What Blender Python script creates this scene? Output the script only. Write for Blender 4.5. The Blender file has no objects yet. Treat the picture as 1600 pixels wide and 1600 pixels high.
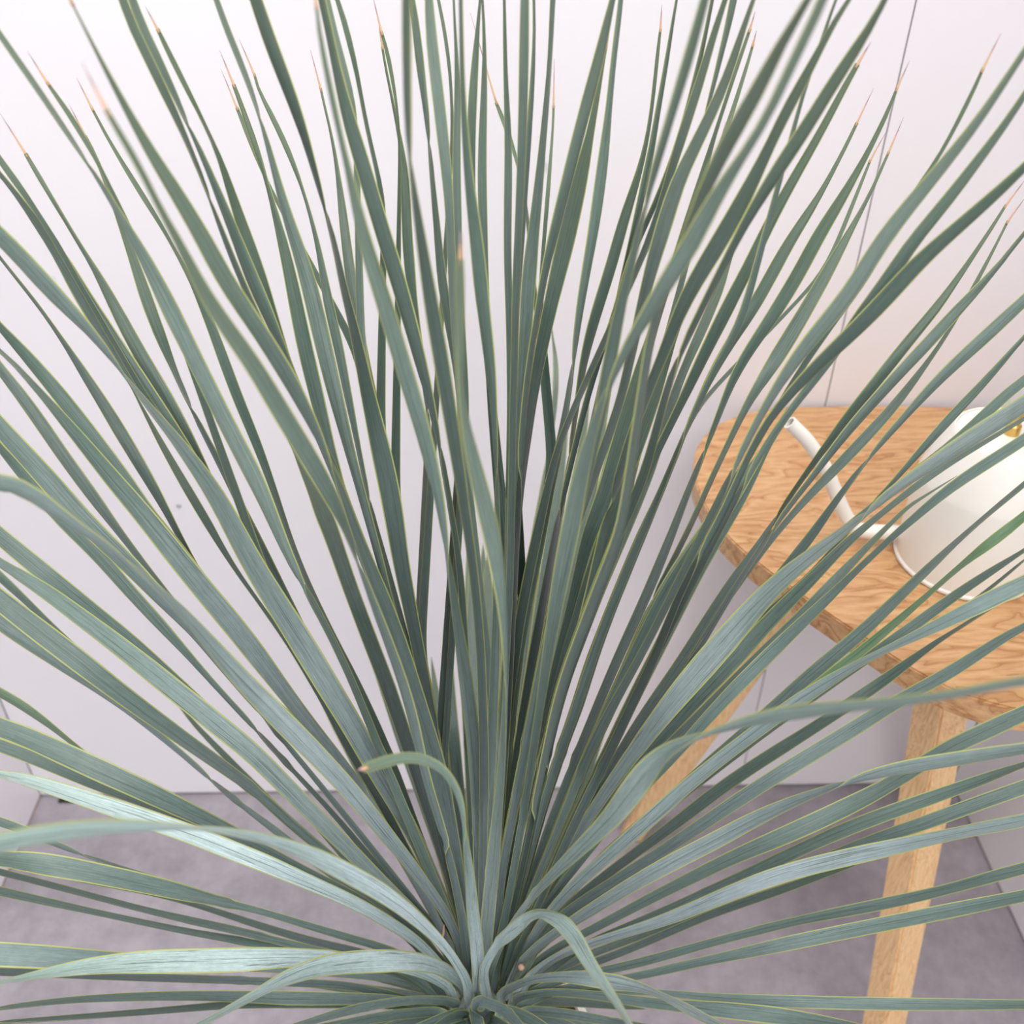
import bpy, bmesh, math, random
import numpy as np
from mathutils import Vector, Matrix

random.seed(7)
rng = np.random.default_rng(11)
scene = bpy.context.scene
col = scene.collection

# ------------------------------------------------------------------ camera
F_PX, PITCH, YAW, ROLL, CAM_H = 1582.4, 0.64168, 0.031206, 0.011552, 1.2
cp, sp, cy_, sy_ = math.cos(PITCH), math.sin(PITCH), math.cos(YAW), math.sin(YAW)
FWD = np.array([sy_*cp, cy_*cp, -sp])
_R = np.array([cy_, -sy_, 0.0]); _U = np.cross(_R, FWD)
RIGHT = _R*math.cos(ROLL) + _U*math.sin(ROLL)
UP = -_R*math.sin(ROLL) + _U*math.cos(ROLL)
CAM = np.array([0.0, 0.0, CAM_H])
cam_data = bpy.data.cameras.new('camera')
cam_data.sensor_width = 36.0
cam_data.lens = 36.0*F_PX/1600.0
cam_data.clip_start = 0.01
cam_data.dof.use_dof = True
cam_data.dof.focus_distance = 0.62
cam_data.dof.aperture_fstop = 9.0
cam = bpy.data.objects.new('camera', cam_data)
col.objects.link(cam)
m = Matrix(((RIGHT[0], UP[0], -FWD[0], CAM[0]), (RIGHT[1], UP[1], -FWD[1], CAM[1]),
            (RIGHT[2], UP[2], -FWD[2], CAM[2]), (0, 0, 0, 1)))
cam.matrix_world = m
scene.camera = cam

# ------------------------------------------------------------------ world, sun, exposure
world = bpy.data.worlds.new('overcast_daylight'); scene.world = world
world.use_nodes = True
bg = world.node_tree.nodes['Background']
bg.inputs['Color'].default_value = (0.97, 0.975, 1.0, 1)
bg.inputs['Strength'].default_value = 0.98
sun_d = bpy.data.lights.new('sun', 'SUN'); sun_d.energy = 2.7; sun_d.angle = math.radians(80)
sun_d.color = (1.0, 0.975, 0.95)
sun = bpy.data.objects.new('sun', sun_d); col.objects.link(sun)
sun.rotation_euler = Vector((-0.22, 0.48, -1.0)).to_track_quat('-Z', 'Y').to_euler()
sun.location = (0.5, -0.8, 2.6)
vs = scene.view_settings
vs.view_transform = 'Standard'; vs.look = 'None'; vs.gamma = 1.0; vs.use_curve_mapping = False
vs.exposure = 0.43

# ------------------------------------------------------------------ helpers
def tag(o, label=None, cat=None, group=None, kind=None):
    if label: o['label'] = label
    if cat: o['category'] = cat
    if group: o['group'] = group
    if kind: o['kind'] = kind
    return o

def empty(name, loc):
    o = bpy.data.objects.new(name, None); o.empty_display_size = 0.05
    o.location = loc; col.objects.link(o); return o

def link(name, bm, mat, parent=None, smooth=False):
    """bm is in world coordinates; the object is placed under its parent without moving"""
    if smooth:
        for ed in bm.edges:
            if len(ed.link_faces) == 2 and ed.calc_face_angle(0) > math.radians(32): ed.smooth = False
    me = bpy.data.meshes.new(name); bm.to_mesh(me); bm.free()
    if smooth:
        for p in me.polygons: p.use_smooth = True
    o = bpy.data.objects.new(name, me); col.objects.link(o)
    if mat: me.materials.append(mat)
    if parent is not None:
        o.parent = parent
        o.matrix_parent_inverse = Matrix.Translation(-Vector(parent.location)) if parent.parent is None else Matrix.Identity(4)
    return o

def bm_box(x0, x1, y0, y1, z0, z1, bevel=0.0):
    bm = bmesh.new(); bmesh.ops.create_cube(bm, size=1.0)
    for v in bm.verts:
        v.co = Vector(((x0+x1)/2+v.co.x*(x1-x0), (y0+y1)/2+v.co.y*(y1-y0), (z0+z1)/2+v.co.z*(z1-z0)))
    if bevel: bmesh.ops.bevel(bm, geom=bm.edges[:], offset=bevel, segments=2, affect='EDGES', profile=0.5)
    return bm

def bm_lathe(profile, c, seg=64):
    bm = bmesh.new(); rings = []
    for r, z in profile:
        rings.append([bm.verts.new((c[0]+r*math.cos(2*math.pi*i/seg), c[1]+r*math.sin(2*math.pi*i/seg), z)) for i in range(seg)] if r > 1e-6
                     else [bm.verts.new((c[0], c[1], z))])
    for a, b in zip(rings, rings[1:]):
        for i in range(seg):
            j = (i+1) % seg
            if len(a) == 1 and len(b) == 1: continue
            if len(a) == 1: bm.faces.new((a[0], b[j], b[i]))
            elif len(b) == 1: bm.faces.new((a[i], a[j], b[0]))
            else: bm.faces.new((a[i], a[j], b[j], b[i]))
    bmesh.ops.recalc_face_normals(bm, faces=bm.faces)
    return bm

def catmull(P, n):
    P = [np.array(p, float) for p in P]
    P = [2*P[0]-P[1]] + P + [2*P[-1]-P[-2]]
    out = []
    for i in range(1, len(P)-2):
        for t in np.linspace(0, 1, n, endpoint=False):
            a, b, c, d = P[i-1:i+3]
            out.append(0.5*((2*b)+(c-a)*t+(2*a-5*b+4*c-d)*t*t+(3*b-a-3*c+d)*t**3))
    out.append(P[-2]); return out

def bm_tube(path, radius, seg=16, inner=None, cap0=True):
    """tube along path; inner gives a hollow end"""
    bm = bmesh.new(); pts = [Vector(p) for p in path]
    rad = radius if hasattr(radius, '__len__') else [radius]*len(pts)
    up = Vector((0, 1, 0.01)); rings = []
    for i, p in enumerate(pts):
        t = (pts[min(i+1, len(pts)-1)]-pts[max(i-1, 0)]).normalized()
        a = t.cross(up).normalized(); b = a.cross(t)
        rings.append([bm.verts.new(p+(a*math.cos(2*math.pi*k/seg)+b*math.sin(2*math.pi*k/seg))*rad[i]) for k in range(seg)])
        ax = (t, a, b)
    for r0, r1 in zip(rings, rings[1:]):
        for k in range(seg): bm.faces.new((r0[k], r0[(k+1) % seg], r1[(k+1) % seg], r1[k]))
    if cap0: bm.faces.new(list(reversed(rings[0])))
    if inner:
        t, a, b = ax; p = pts[-1]
        ri = [bm.verts.new(p+(a*math.cos(2*math.pi*k/seg)+b*math.sin(2*math.pi*k/seg))*inner) for k in range(seg)]
        rd = [bm.verts.new(p-t*0.03+(a*math.cos(2*math.pi*k/seg)+b*math.sin(2*math.pi*k/seg))*inner) for k in range(seg)]
        for k in range(seg):
            j = (k+1) % seg
            bm.faces.new((rings[-1][k], rings[-1][j], ri[j], ri[k]))
            bm.faces.new((ri[k], ri[j], rd[j], rd[k]))
        bm.faces.new(rd)
    else: bm.faces.new(rings[-1])
    bmesh.ops.recalc_face_normals(bm, faces=bm.faces)
    return bm

# ------------------------------------------------------------------ materials
class Nodes:
    def __init__(s, name):
        s.m = bpy.data.materials.new(name); s.m.use_nodes = True
        s.t = s.m.node_tree; s.n = s.t.nodes; s.l = s.t.links
        s.b = s.n['Principled BSDF']
    def new(s, typ, **kw):
        n = s.n.new(typ)
        for k, v in kw.items():
            if hasattr(n, k): setattr(n, k, v)
            else: n.inputs[k.replace('_', ' ')].default_value = v
        return n
    def link(s, a, b): s.l.new(a, b)
    def ramp(s, fac, stops, interp='LINEAR'):
        r = s.n.new('ShaderNodeValToRGB'); r.color_ramp.interpolation = interp
        e = r.color_ramp.elements
        while len(e) < len(stops): e.new(0.5)
        for el, (p, c) in zip(e, stops):
            el.position = p; el.color = (*c, 1) if len(c) == 3 else c
        s.l.new(fac, r.inputs['Fac']); return r.outputs['Color']
    def math(s, op, a, b=None):
        n = s.n.new('ShaderNodeMath'); n.operation = op
        for i, v in enumerate((a, b)):
            if v is None: continue
            if isinstance(v, (int, float)): n.inputs[i].default_value = v
            else: s.l.new(v, n.inputs[i])
        return n.outputs[0]
    def mix(s, fac, a, b, mode='MIX'):
        n = s.n.new('ShaderNodeMix'); n.data_type = 'RGBA'; n.blend_type = mode
        for sock, v in ((n.inputs['Factor'], fac), (n.inputs['A'], a), (n.inputs['B'], b)):
            if isinstance(v, (int, float)): sock.default_value = v
            elif isinstance(v, tuple): sock.default_value = (*v, 1)
            else: s.l.new(v, sock)
        return n.outputs['Result']
    def noise(s, vec, scale, detail=4, rough=0.55):
        n = s.n.new('ShaderNodeTexNoise'); n.inputs['Scale'].default_value = scale
        n.inputs['Detail'].default_value = detail; n.inputs['Roughness'].default_value = rough
        if vec is not None: s.l.new(vec, n.inputs['Vector'])
        return n.outputs['Fac']
    def mapping(s, vec, scale=(1, 1, 1), rot=(0, 0, 0)):
        n = s.n.new('ShaderNodeMapping'); n.inputs['Scale'].default_value = scale; n.inputs['Rotation'].default_value = rot
        s.l.new(vec, n.inputs['Vector']); return n.outputs[0]
    def bump(s, h, strength, dist=0.001):
        n = s.n.new('ShaderNodeBump'); n.inputs['Strength'].default_value = strength; n.inputs['Distance'].default_value = dist
        s.l.new(h, n.inputs['Height']); s.l.new(n.outputs[0], s.b.inputs['Normal'])

def plain(name, c, rough=0.5, metal=0.0):
    k = Nodes(name); k.b.inputs['Base Color'].default_value = (*c, 1)
    k.b.inputs['Roughness'].default_value = rough; k.b.inputs['Metallic'].default_value = metal
    return k.m

def mat_wall():
    k = Nodes('white_panel_paint'); g = k.new('ShaderNodeNewGeometry')
    n = k.noise(g.outputs['Position'], 3.5, 5); n2 = k.noise(g.outputs['Position'], 26, 3)
    c = k.ramp(n, [(0.3, (0.765, 0.74, 0.765)), (0.7, (0.80, 0.775, 0.80))])
    spot = k.ramp(n2, [(0.22, (0.80, 0.79, 0.79)), (0.27, (1, 1, 1))])
    k.link(k.mix(1.0, c, spot, 'MULTIPLY'), k.b.inputs['Base Color'])
    k.b.inputs['Roughness'].default_value = 0.38
    k.bump(k.noise(g.outputs['Position'], 180, 2), 0.05)
    return k.m

def mat_floor():
    k = Nodes('grey_concrete_floor'); g = k.new('ShaderNodeNewGeometry')
    n = k.noise(g.outputs['Position'], 7, 8, 0.65); n2 = k.noise(g.outputs['Position'], 45, 6, 0.7)
    c = k.ramp(n, [(0.28, (0.235, 0.214, 0.238)), (0.5, (0.335, 0.308, 0.338)), (0.72, (0.43, 0.392, 0.43))])
    c2 = k.ramp(n2, [(0.3, (0.84, 0.84, 0.85)), (0.6, (1.03, 1.03, 1.03))])
    k.link(k.mix(1.0, c, c2, 'MULTIPLY'), k.b.inputs['Base Color'])
    k.b.inputs['Roughness'].default_value = 0.6
    k.bump(n2, 0.15)
    return k.m

def mat_wood(name, axis, dark, mid, light, scale=1.0):
    """oak: grain runs along the given local direction"""
    k = Nodes(name); tc = k.new('ShaderNodeTexCoord')
    v = k.mapping(tc.outputs['Object'], scale=axis)
    warp = k.noise(k.mapping(tc.outputs['Object'], scale=tuple(a*0.35+0.6 for a in axis)), 4.0*scale, 3)
    w = k.new('ShaderNodeVectorMath', operation='ADD'); k.link(v, w.inputs[0])
    cmb = k.new('ShaderNodeCombineXYZ'); 
    for i in range(3): k.link(k.math('MULTIPLY', warp, 0.9), cmb.inputs[i])
    k.link(cmb.outputs[0], w.inputs[1])
    rings = k.noise(w.outputs[0], 7.0*scale, 3, 0.5)
    saw = k.math('FRACT', k.math('MULTIPLY', rings, 9.0))
    fine = k.noise(v, 60*scale, 4, 0.7)
    c = k.ramp(saw, [(0.0, dark), (0.18, mid), (0.7, light), (1.0, mid)])
    f = k.ramp(fine, [(0.3, (0.80, 0.74, 0.68)), (0.55, (1.0, 1.0, 1.0))])
    k.link(k.mix(1.0, c, f, 'MULTIPLY'), k.b.inputs['Base Color'])
    k.b.inputs['Roughness'].default_value = 0.42
    k.bump(fine, 0.12)
    return k.m

def mat_leaf():
    """glaucous blue-green blade: waxy bloom, rubbed dark streaks along the blade, thin yellow margin, greener towards the tip"""
    k = Nodes('glaucous_leaf'); uv = k.new('ShaderNodeUVMap'); sep = k.new('ShaderNodeSeparateXYZ')
    k.link(uv.outputs[0], sep.inputs[0])
    u, s = sep.outputs[0], sep.outputs[1]
    oi = k.new('ShaderNodeObjectInfo'); rnd = oi.outputs['Random']
    cmb = k.new('ShaderNodeCombineXYZ'); k.link(u, cmb.inputs[0]); k.link(s, cmb.inputs[1]); k.link(k.math('MULTIPLY', rnd, 37.0), cmb.inputs[2])
    vec = cmb.outputs[0]
    low = k.ramp(rnd, [(0.0, (0.162, 0.222, 0.200)), (0.35, (0.186, 0.246, 0.236)), (0.7, (0.208, 0.266, 0.268)), (1.0, (0.154, 0.212, 0.188))])
    high = k.ramp(k.math('FRACT', k.math('MULTIPLY', rnd, 7.3)), [(0.0, (0.082, 0.134, 0.104)), (0.5, (0.116, 0.170, 0.140)), (1.0, (0.160, 0.214, 0.182))])
    base = k.mix(k.ramp(s, [(0.30, (0, 0, 0)), (0.72, (1, 1, 1))]), low, high)
    base = k.mix(1.0, base, oi.outputs['Color'], 'MULTIPLY')  # object colour
    # fine parallel veins
    vein = k.noise(k.mapping(vec, scale=(9, 1.3, 1)), 3.0, 3, 0.6)
    base = k.mix(1.0, base, k.ramp(vein, [(0.28, (0.70, 0.74, 0.73)), (0.68, (1.20, 1.19, 1.19))]), 'MULTIPLY')
    mott = k.noise(k.mapping(vec, scale=(7, 70, 1)), 1.0, 4, 0.7)
    base = k.mix(1.0, base, k.ramp(mott, [(0.3, (0.84, 0.86, 0.85)), (0.65, (1.08, 1.08, 1.09))]), 'MULTIPLY')
    # dark crease a little off the middle of the blade
    wob = k.noise(k.mapping(vec, scale=(0.01, 6, 1)), 1.0, 2)
    cr = k.math('ABSOLUTE', k.math('SUBTRACT', u, k.math('ADD', k.math('MULTIPLY', wob, 0.35), 0.30)))
    crm = k.math('MULTIPLY', k.ramp(cr, [(0.012, (1, 1, 1)), (0.035, (0, 0, 0))]), k.ramp(k.noise(k.mapping(vec, scale=(0.6, 9, 1)), 1.0, 3), [(0.46, (0, 0, 0)), (0.56, (1, 1, 1))]))
    base = k.mix(k.math('MULTIPLY', crm, 0.55), base, (0.05, 0.075, 0.065))
    # rubbed bloom: dark green scratches running along the blade
    scr = k.noise(k.mapping(vec, scale=(14, 9, 1)), 1.0, 6, 0.7)
    patch = k.noise(k.mapping(vec, scale=(1.2, 5, 1)), 1.3, 3)
    rub = k.math('MULTIPLY', k.ramp(scr, [(0.54, (0, 0, 0)), (0.62, (1, 1, 1))]), k.ramp(patch, [(0.42, (0, 0, 0)), (0.58, (1, 1, 1))]))
    base = k.mix(k.math('MULTIPLY', rub, 0.75), base, (0.045, 0.072, 0.058))
    # tip turns olive green
    tipf = k.ramp(s, [(0.76, (0, 0, 0)), (1.0, (1, 1, 1))])
    base = k.mix(k.math('MULTIPLY', tipf, 0.6), base, (0.115, 0.15, 0.065))
    # yellow-green margin
    e = k.math('ABSOLUTE', k.math('SUBTRACT', u, 0.5))
    edge = k.ramp(e, [(0.425, (0, 0, 0)), (0.455, (1, 1, 1))])
    base = k.mix(k.math('MULTIPLY', edge, 0.85), base, (0.43, 0.45, 0.12))
    k.link(base, k.b.inputs['Base Color'])
    k.b.inputs['Roughness'].default_value = 0.38
    k.b.inputs['Specular IOR Level'].default_value = 0.55
    tr = k.new('ShaderNodeBsdfTranslucent'); k.link(k.mix(1.0, base, (1.0, 1.15, 0.55), 'MULTIPLY'), tr.inputs['Color'])
    mx = k.new('ShaderNodeMixShader'); mx.inputs[0].default_value = 0.14
    k.link(k.b.outputs[0], mx.inputs[1]); k.link(tr.outputs[0], mx.inputs[2])
    k.link(mx.outputs[0], k.n['Material Output'].inputs['Surface'])
    k.bump(vein, 0.25, 0.0006)
    return k.m

def mat_spine():
    k = Nodes('leaf_spine'); uv = k.new('ShaderNodeUVMap'); sep = k.new('ShaderNodeSeparateXYZ'); k.link(uv.outputs[0], sep.inputs[0])
    c = k.ramp(sep.outputs[1], [(0.0, (0.28, 0.17, 0.07)), (0.10, (0.52, 0.31, 0.16)), (0.42, (0.47, 0.28, 0.19)), (0.62, (0.27, 0.16, 0.17)), (1.0, (0.42, 0.33, 0.37))])
    k.link(c, k.b.inputs['Base Color']); k.b.inputs['Roughness'].default_value = 0.5
    return k.m

def mat_soil():
    k = Nodes('potting_soil'); g = k.new('ShaderNodeNewGeometry')
    n = k.noise(g.outputs['Position'], 120, 4)
    k.link(k.ramp(n, [(0.35, (0.03, 0.018, 0.012)), (0.65, (0.13, 0.075, 0.05))]), k.b.inputs['Base Color'])
    k.b.inputs['Roughness'].default_value = 0.95; k.bump(n, 0.8, 0.004)
    return k.m

M_wall, M_floor, M_leaf, M_spine, M_soil = mat_wall(), mat_floor(), mat_leaf(), mat_spine(), mat_soil()
OD, OM, OL = (0.385, 0.178, 0.066), (0.53, 0.283, 0.120), (0.625, 0.372, 0.182)
M_top = mat_wood('oak_top', (0.75, 4.2, 4.2), OD, OM, OL, 0.8)
M_leg = mat_wood('oak_leg', (9, 9, 0.8), (0.60, 0.355, 0.16), (0.74, 0.475, 0.235), (0.80, 0.54, 0.29))
M_gap = plain('dark_gap', (0.045, 0.036, 0.032), 0.9)
M_rawedge = plain('raw_board_edge', (0.34, 0.20, 0.13), 0.8)
M_can = plain('cream_enamel', (0.80, 0.765, 0.70), 0.28)
M_hole = plain('spout_inside', (0.10, 0.11, 0.16), 0.6)
M_brass = plain('brass', (0.62, 0.42, 0.13), 0.28, 1.0)
M_pot = plain('white_ceramic', (0.80, 0.79, 0.77), 0.35)
M_black = plain('black_rubber', (0.02, 0.02, 0.02), 0.6)
M_dry = plain('dry_leaf', (0.42, 0.27, 0.19), 0.8)

# ------------------------------------------------------------------ the setting: a three-walled corner
WALL_Y, LEFT_X, RIGHT_X, SEAM_X = 0.9328, -0.6396, 0.6762, 0.3651
WALL_H, FRONT_Y, TH, GAP = 1.75, -0.25, 0.018, 0.0045
floor = link('floor', bm_box(-2.2, 2.2, -2.4, 1.3, -0.05, 0.0), M_floor); tag(floor, kind='structure')

def wall(name, backing, panels, raw=None):
    """a dark backing board that parents the painted panels; the panels stop just short of the floor and of each other"""
    w = link(name, bm_box(*backing), M_gap); tag(w, kind='structure')
    for p in panels: link('panel', bm_box(*p, bevel=0.0008), M_wall, w)
    return w
g = 0.0006
wb = wall('wall_back', (LEFT_X-0.04, RIGHT_X+0.04, WALL_Y+TH, WALL_Y+TH+0.02, 0, WALL_H),
     [(LEFT_X, SEAM_X-g, WALL_Y, WALL_Y+TH, GAP, WALL_H), (SEAM_X+g, RIGHT_X, WALL_Y, WALL_Y+TH, GAP, WALL_H)])
wl = wall('wall_left', (LEFT_X-TH-0.02, LEFT_X-TH, FRONT_Y, WALL_Y+TH, 0, WALL_H),
     [(LEFT_X-TH, LEFT_X-0.0004, FRONT_Y, WALL_Y-0.0004, GAP, WALL_H)])
wr = wall('wall_right', (RIGHT_X+TH, RIGHT_X+TH+0.02, FRONT_Y, WALL_Y+TH, 0, WALL_H),
     [(RIGHT_X+0.0004, RIGHT_X+TH, FRONT_Y, WALL_Y-0.0004, GAP, WALL_H)])
link('bottom_edge', bm_box(LEFT_X-TH+0.002, LEFT_X-0.0018, FRONT_Y, WALL_Y-0.002, 0.0, GAP), M_rawedge, wl)
# small fittings on the panels
bm = bm_lathe([(0.0, 0.0), (0.003, 0.0), (0.0026, 0.0012), (0.0, 0.0015)], (0, 0), 20)
bmesh.ops.rotate(bm, verts=bm.verts, cent=(0, 0, 0), matrix=Matrix.Rotation(math.pi/2, 3, 'X'))
bmesh.ops.translate(bm, verts=bm.verts, vec=(-0.349, WALL_Y, 0.515))
link('screw_cap', bm, plain('grey_cap', (0.42, 0.45, 0.46), 0.5), wb)
link('foot', bm_box(-0.612, -0.588, WALL_Y-0.012, WALL_Y+0.004, 0.0, GAP, 0.001), M_black, wb)

# ------------------------------------------------------------------ side table
TOP_Z, TOP_T = 0.645, 0.024
AX = 0.406
half = [(.406, .928), (.37, .928), (.31, .924), (.27, .912), (.236, .888), (.212, .85), (.202, .81), (.200, .776), (.205, .735), (.216, .70),
        (.236, .662), (.27, .611), (.30, .570), (.325, .538), (.350, .515), (.375, .502), (.391, .497), (.406, .496)]
outline = half + [(2*AX-x, y) for x, y in half[-2:0:-1]]
dense = [tuple(p) for p in catmull([(x, y, 0) for x, y in outline+outline[:1]], 4)][:-1]
table = empty('side_table', (AX, 0.72, 0.0))
tag(table, 'oak side table with a rounded triangular top and splayed square legs', 'table')
bm = bmesh.new()
top = [bm.verts.new((x, y, TOP_Z)) for x, y, _ in dense]; bot = [bm.verts.new((x, y, TOP_Z-TOP_T)) for x, y, _ in dense]
bm.faces.new(top); bm.faces.new(list(reversed(bot)))
for i in range(len(top)):
    j = (i+1) % len(top); bm.faces.new((top[j], top[i], bot[i], bot[j]))
bmesh.ops.recalc_face_normals(bm, faces=bm.faces)
rim = [e for e in bm.edges if abs(e.verts[0].co.z-e.verts[1].co.z) < 1e-6]
bmesh.ops.bevel(bm, geom=rim, offset=0.0014, segments=2, affect='EDGES')
link('tabletop', bm, M_top, table)
bm = bm_lathe([(0.0, TOP_Z-TOP_T-0.014), (0.080, TOP_Z-TOP_T-0.014), (0.085, TOP_Z-TOP_T-0.010), (0.085, TOP_Z-TOP_T+0.001), (0.0, TOP_Z-TOP_T+0.001)], (AX, 0.72), 40)
link('leg_mount', bm, M_leg, table)
def leg(t, b, yaw, s0=0.018, s1=0.0155):
    bm = bmesh.new(); rings = []
    for p, s in ((t, s0), (b, s1)):
        rings.append([bm.verts.new((p[0]+s*math.sqrt(2)*math.cos(yaw+math.pi/4+i*math.pi/2), p[1]+s*math.sqrt(2)*math.sin(yaw+math.pi/4+i*math.pi/2), p[2])) for i in range(4)])
    for i in range(4): bm.faces.new((rings[0][i], rings[0][(i+1) % 4], rings[1][(i+1) % 4], rings[1][i]))
    bm.faces.new(rings[0]); bm.faces.new(rings[1])
    bmesh.ops.recalc_face_normals(bm, faces=bm.faces)
    bmesh.ops.bevel(bm, geom=bm.edges[:], offset=0.002, segments=2, affect='EDGES')
    return link('leg', bm, M_leg, table)
zt = TOP_Z-TOP_T+0.002
leg((.354, .771, zt), (.202, .862, 0), math.radians(-30))
leg((2*AX-.354, .771, zt), (2*AX-.202, .862, 0), math.radians(30))
leg((.410, .650, zt), (.430, .516, 0), math.radians(22))

# ------------------------------------------------------------------ watering can
CX, CY, CR = 0.413, 0.670, 0.057
can = empty('watering_can', (CX, CY, TOP_Z)); tag(can, 'cream enamel watering can with thin curved spout on oak side table', 'watering can')
z = TOP_Z
bm = bm_lathe([(0, z+0.0005), (CR+0.0006, z+0.0005), (CR+0.0016, z+0.0015), (CR+0.0016, z+0.0035), (CR, z+0.005), (CR, z+0.083), (CR-0.0008, z+0.086),
               (0.0415, z+0.127), (0.0395, z+0.129), (0.0385, z+0.1285), (0.0385, z+0.124), (0, z+0.124)], (CX, CY), 72)
link('body', bm, M_can, can, smooth=True)
bm = bm_lathe([(0, z+0.124), (0.0384, z+0.124), (0.0384, z+0.1275), (0.037, z+0.1286), (0, z+0.1292)], (CX, CY), 64)
link('lid', bm, M_can, can, smooth=True)
sp_path = catmull([(.380, .6865, z+.0150), (.350, .690, z+.0142), (.330, .692, z+.0145), (.319, .693, z+.0195), (.3085, .695, z+.034), (.297, .696, z+.055), (.285, .697, z+.077), (.266, .698, z+.103), (.2475, .700, z+.121)], 6)
link('spout', bm_tube(sp_path, [0.0068-0.0010*i/(len(sp_path)-1) for i in range(len(sp_path))], 20, inner=0.0042), M_can, can, smooth=True)
d = (np.array(sp_path[-1])-np.array(sp_path[-3])); d /= np.linalg.norm(d)
e = np.array(sp_path[-1])
link('spout_opening', bm_tube([e-d*0.012, e-d*0.008, e-d*0.0045], 0.00415, 18), M_hole, can)
# brass handle arching over the can from two brackets on the shoulder
hp = catmull([(CX+.002, CY-.001, z+.136), (CX+.006, CY-.001, z+.152), (CX+.045, CY-.001, z+.178), (CX+.09, CY+.004, z+.165), (CX+.105, CY, z+.12), (CX+.09, CY, z+.07), (CX+.054, CY, z+.045)], 8)
link('handle', bm_tube(hp, 0.0045, 14), M_brass, can, smooth=True)
for (bx, by) in ((CX+.002, CY-.001), (CX+.0135, CY-.019)):
    link('handle_bracket', bm_lathe([(0, z+.1285), (0.006, z+.1285), (0.006, z+.137), (0.0045, z+.139), (0, z+.139)], (bx, by), 24), M_brass, can, smooth=True)

# ------------------------------------------------------------------ planter
PX, PY, RIM = -0.002, 0.378, 0.402
pot = empty('planter', (PX, PY, 0)); tag(pot, 'tall white ceramic planter holding the spiky blue-green plant', 'planter')
link('shell', bm_lathe([(0, 0), (0.066, 0), (0.070, 0.004), (0.080, RIM-0.02), (0.083, RIM-0.006), (0.083, RIM), (0.0775, RIM), (0.076, RIM-0.05), (0, RIM-0.05)], (PX, PY), 72), M_pot, pot, smooth=True)
bm = bm_lathe([(0, RIM-0.049), (0.0755, RIM-0.049), (0.0772, RIM-0.006), (0.06, RIM-0.001), (0.04, RIM+0.002), (0.02, RIM+0.003), (0, RIM+0.003)], (PX, PY), 48)
link('soil', bm, M_soil, pot)

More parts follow.
